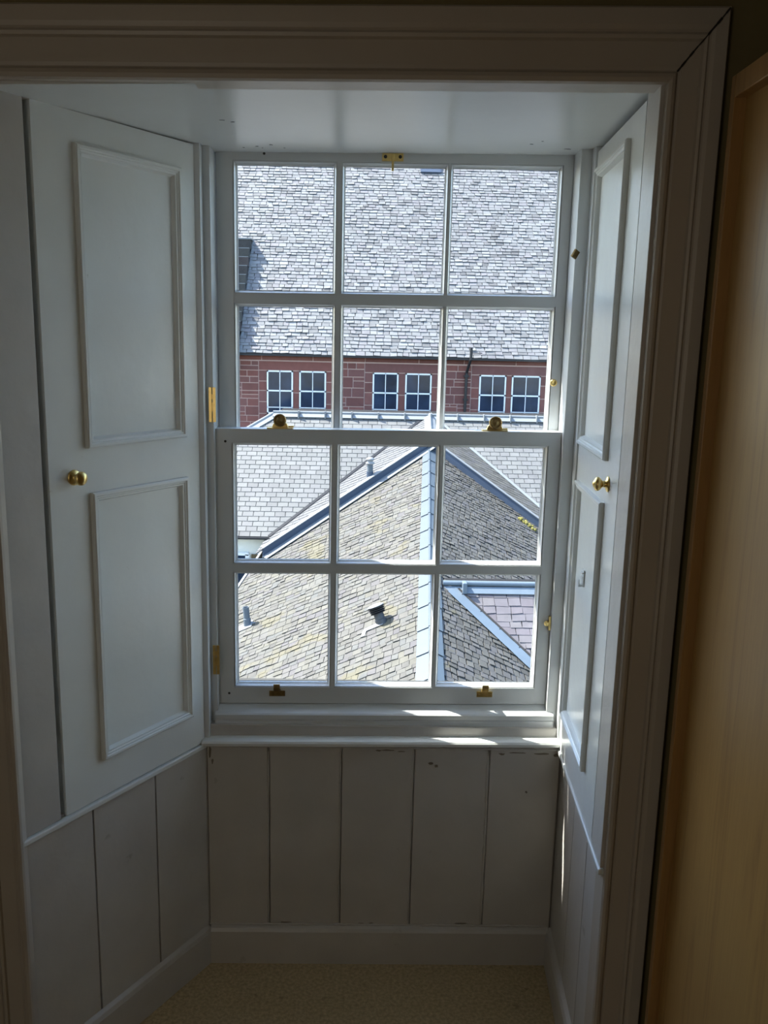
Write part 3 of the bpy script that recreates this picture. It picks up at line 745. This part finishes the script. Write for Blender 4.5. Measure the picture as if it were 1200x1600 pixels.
ob('valley_flashing', bm, LEADP, side)
bm = bmesh.new(); slab(bm, [p-loc for p in (sp+val*.2+ns*.05+offs*.13, sp+val*6.2+ns*.05+offs*.13, sp+val*6.2+ns*.05+offs*.175, sp+val*.2+ns*.05+offs*.175)], ns*.01)
ob('valley_gap_shadow', bm, UNDER, side)  # dark strip painting the shadow along the cut slate edge
bm = bmesh.new(); R = random.Random(2)
for k in range(8):
    a = sp+val*(.35+k*.60)+ns*.055
    for q in range(4):
        u0, u1 = -.16+q*.075, -.16+(q+1)*.075
        c0, c1 = val*(.05*math.sin(pi*q/4)), val*(.05*math.sin(pi*(q+1)/4))
        slab(bm, [p-loc for p in (a+offs*u0+c0, a+offs*u1+c1, a+offs*u1+c1+val*.018, a+offs*u0+c0+val*.018)], ns*.008)
ob('lead_lap_joint', bm, UNDER, side)
bm = bmesh.new(); slab(bm, [Vector(p)-loc for p in ((sp.x, YS, ZS), (sp.x+7, YS, ZS), (sp.x+7, YS+4, ZS-2.4), (sp.x, YS+4, ZS-2.4))], Vector((0, 0, -.04))); ob('back_slope', bm, UNDER, side)

# --- things standing on the roofs
def seat(px, py, p0, n): return onP(px, py, p0, n)
p = seat(387, 977, HB, nL)
r = empty('soil_pipe', 'plain grey open pipe rising from the nearer roof at its left', 'pipe', loc=p)
bm = bmesh.new(); ax = Vector((-.10, .02, 1)).normalized()
lathe(bm, [(.078, -.05), (.078, .46), (.062, .46), (.062, .30), (0, .30)], axis((0, 0, 0), ax), 22); ob('pipe', bm, PIPEB, r, smooth=False)
bm = bmesh.new(); lathe(bm, [(.10, -.08), (.088, .17), (.079, .18)], axis((0, 0, 0), ax), 22); tube(bm, Vector((.05, -.03, .06)), Vector((.19, -.02, .07)), .022, 8); ob('collar', bm, PIPEB, r)
bm = bmesh.new(); slab(bm, [uL*a+hv*b+nL*.02 for a, b in ((-.14, -.17), (.62, -.20), (.62, .0), (-.14, .12))], nL*.01); ob('flashing', bm, WHITEL, r)

p = seat(596, 972, HB, nL)
r = empty('roof_cowl', 'louvred dark roof vent with white domed cap on the lichened slates', 'vent', loc=p)
bm = bmesh.new(); ax = Vector((-.36, .16, .92)).normalized()
lathe(bm, [(.13, -.08), (.13, .07), (.112, .08), (.112, .24), (.12, .25)], axis((0, 0, 0), ax), 26); tag(ob('body', bm, mat('vent_grey', (.04, .045, .05), .5, var=.3, scale=20), r), 'dull grey vent body')
bm = bmesh.new()
for k in range(4): lathe(bm, [(.10, .225+k*.042), (.182-.006*(3-k), .212+k*.042), (.186-.006*(3-k), .228+k*.042), (.11, .256+k*.042)], axis((0, 0, 0), ax), 30)
ob('louvre', bm, IRON, r)
bm = bmesh.new(); lathe(bm, [(.188, .372), (.186, .385), (.14, .405), (.07, .416), (0, .418)], axis((0, 0, 0), ax), 30); tag(ob('cap', bm, WHITEL, r, smooth=True), 'white domed cap')
bm = bmesh.new(); slab(bm, [uL*a+hv*b+nL*.022 for a, b in ((-.05, -.15), (.34, -.16), (.36, -.32), (.46, -.32), (.40, -.05), (-.05, .0))], nL*.01); ob('flashing', bm, WHITEL, r)

HBU = HB+Z*RISE
p = seat(578, 744, HBU, nL)
r = empty('mushroom_vent_pipe', 'grey vent pipe with white mushroom cap beyond the dark lead step', 'pipe', loc=p)
bm = bmesh.new(); lathe(bm, [(.088, -.1), (.088, .36), (.092, .36), (.092, .40)], axis((0, 0, 0), (0, 0, 1)), 20); ob('pipe', bm, PIPEB, r)
bm = bmesh.new(); lathe(bm, [(.10, -.06), (.10, .14)], axis((0, 0, 0), (0, 0, 1)), 20); ob('collar', bm, LEADD, r)
bm = bmesh.new(); lathe(bm, [(.09, .36), (.135, .37), (.135, .40), (.085, .44), (.085, .47), (.13, .49), (.12, .53), (.06, .56), (0, .57)], axis((0, 0, 0), (0, 0, 1)), 20); tag(ob('cap', bm, WHITEL, r, smooth=True), 'white cap')

# moss clump where the right slope meets the lead step
p0, p1 = onP(812, 812, HB, nR), onP(838, 832, HB, nR)
bm = bmesh.new(); R = random.Random(4)
for k in range(46):
    t = R.random(); c = p0.lerp(p1, t)+Vector((R.uniform(-.04, .04), R.uniform(-.06, .06), R.uniform(.0, .06)))
    bmesh.ops.create_icosphere(bm, subdivisions=1, radius=R.uniform(.03, .07)*(1-.5*abs(t-.5)), matrix=Matrix.Translation(c-p0))
bm.transform(Matrix.Translation(p0-wing.location))
tag(ob('moss', bm, MOSS, wing), 'yellow moss below the dark lead step', kind='stuff')

# ground and a bush in the yard
bm = bmesh.new(); box(bm, -45, 45, .3, 60, -8.3, -8); tag(ob('ground', bm, GROUND), kind='structure')
bp = atY(372, 905, 20.6)
sh = empty('garden_bush', 'dark leafy bush in the yard beyond the roof edge', 'bush', loc=(bp.x-.6, 20.3, -8))
bm = bmesh.new(); R = random.Random(9)
for k in range(1500):
    th, ph = R.uniform(0, 2*pi), R.uniform(0, pi/1.7); rr = R.uniform(.75, 1.0)
    c = Vector((1.2*rr*sin(ph)*cos(th), 1.2*rr*sin(ph)*sin(th), 2.6*rr*cos(ph)+.6)); d = Vector((R.uniform(-1, 1), R.uniform(-1, 1), R.uniform(-1, 1))).normalized()*.09
    e = d.cross(Vector((R.random(), R.random(), 1))).normalized()*.05
    poly(bm, [c-d, c+e, c+d, c-e])
tag(ob('foliage', bm, LEAF, sh), kind='stuff')
bm = bmesh.new(); tube(bm, (0, 0, 0), (0, 0, 1.4), .08, 8); ob('trunk', bm, OAKF, sh)
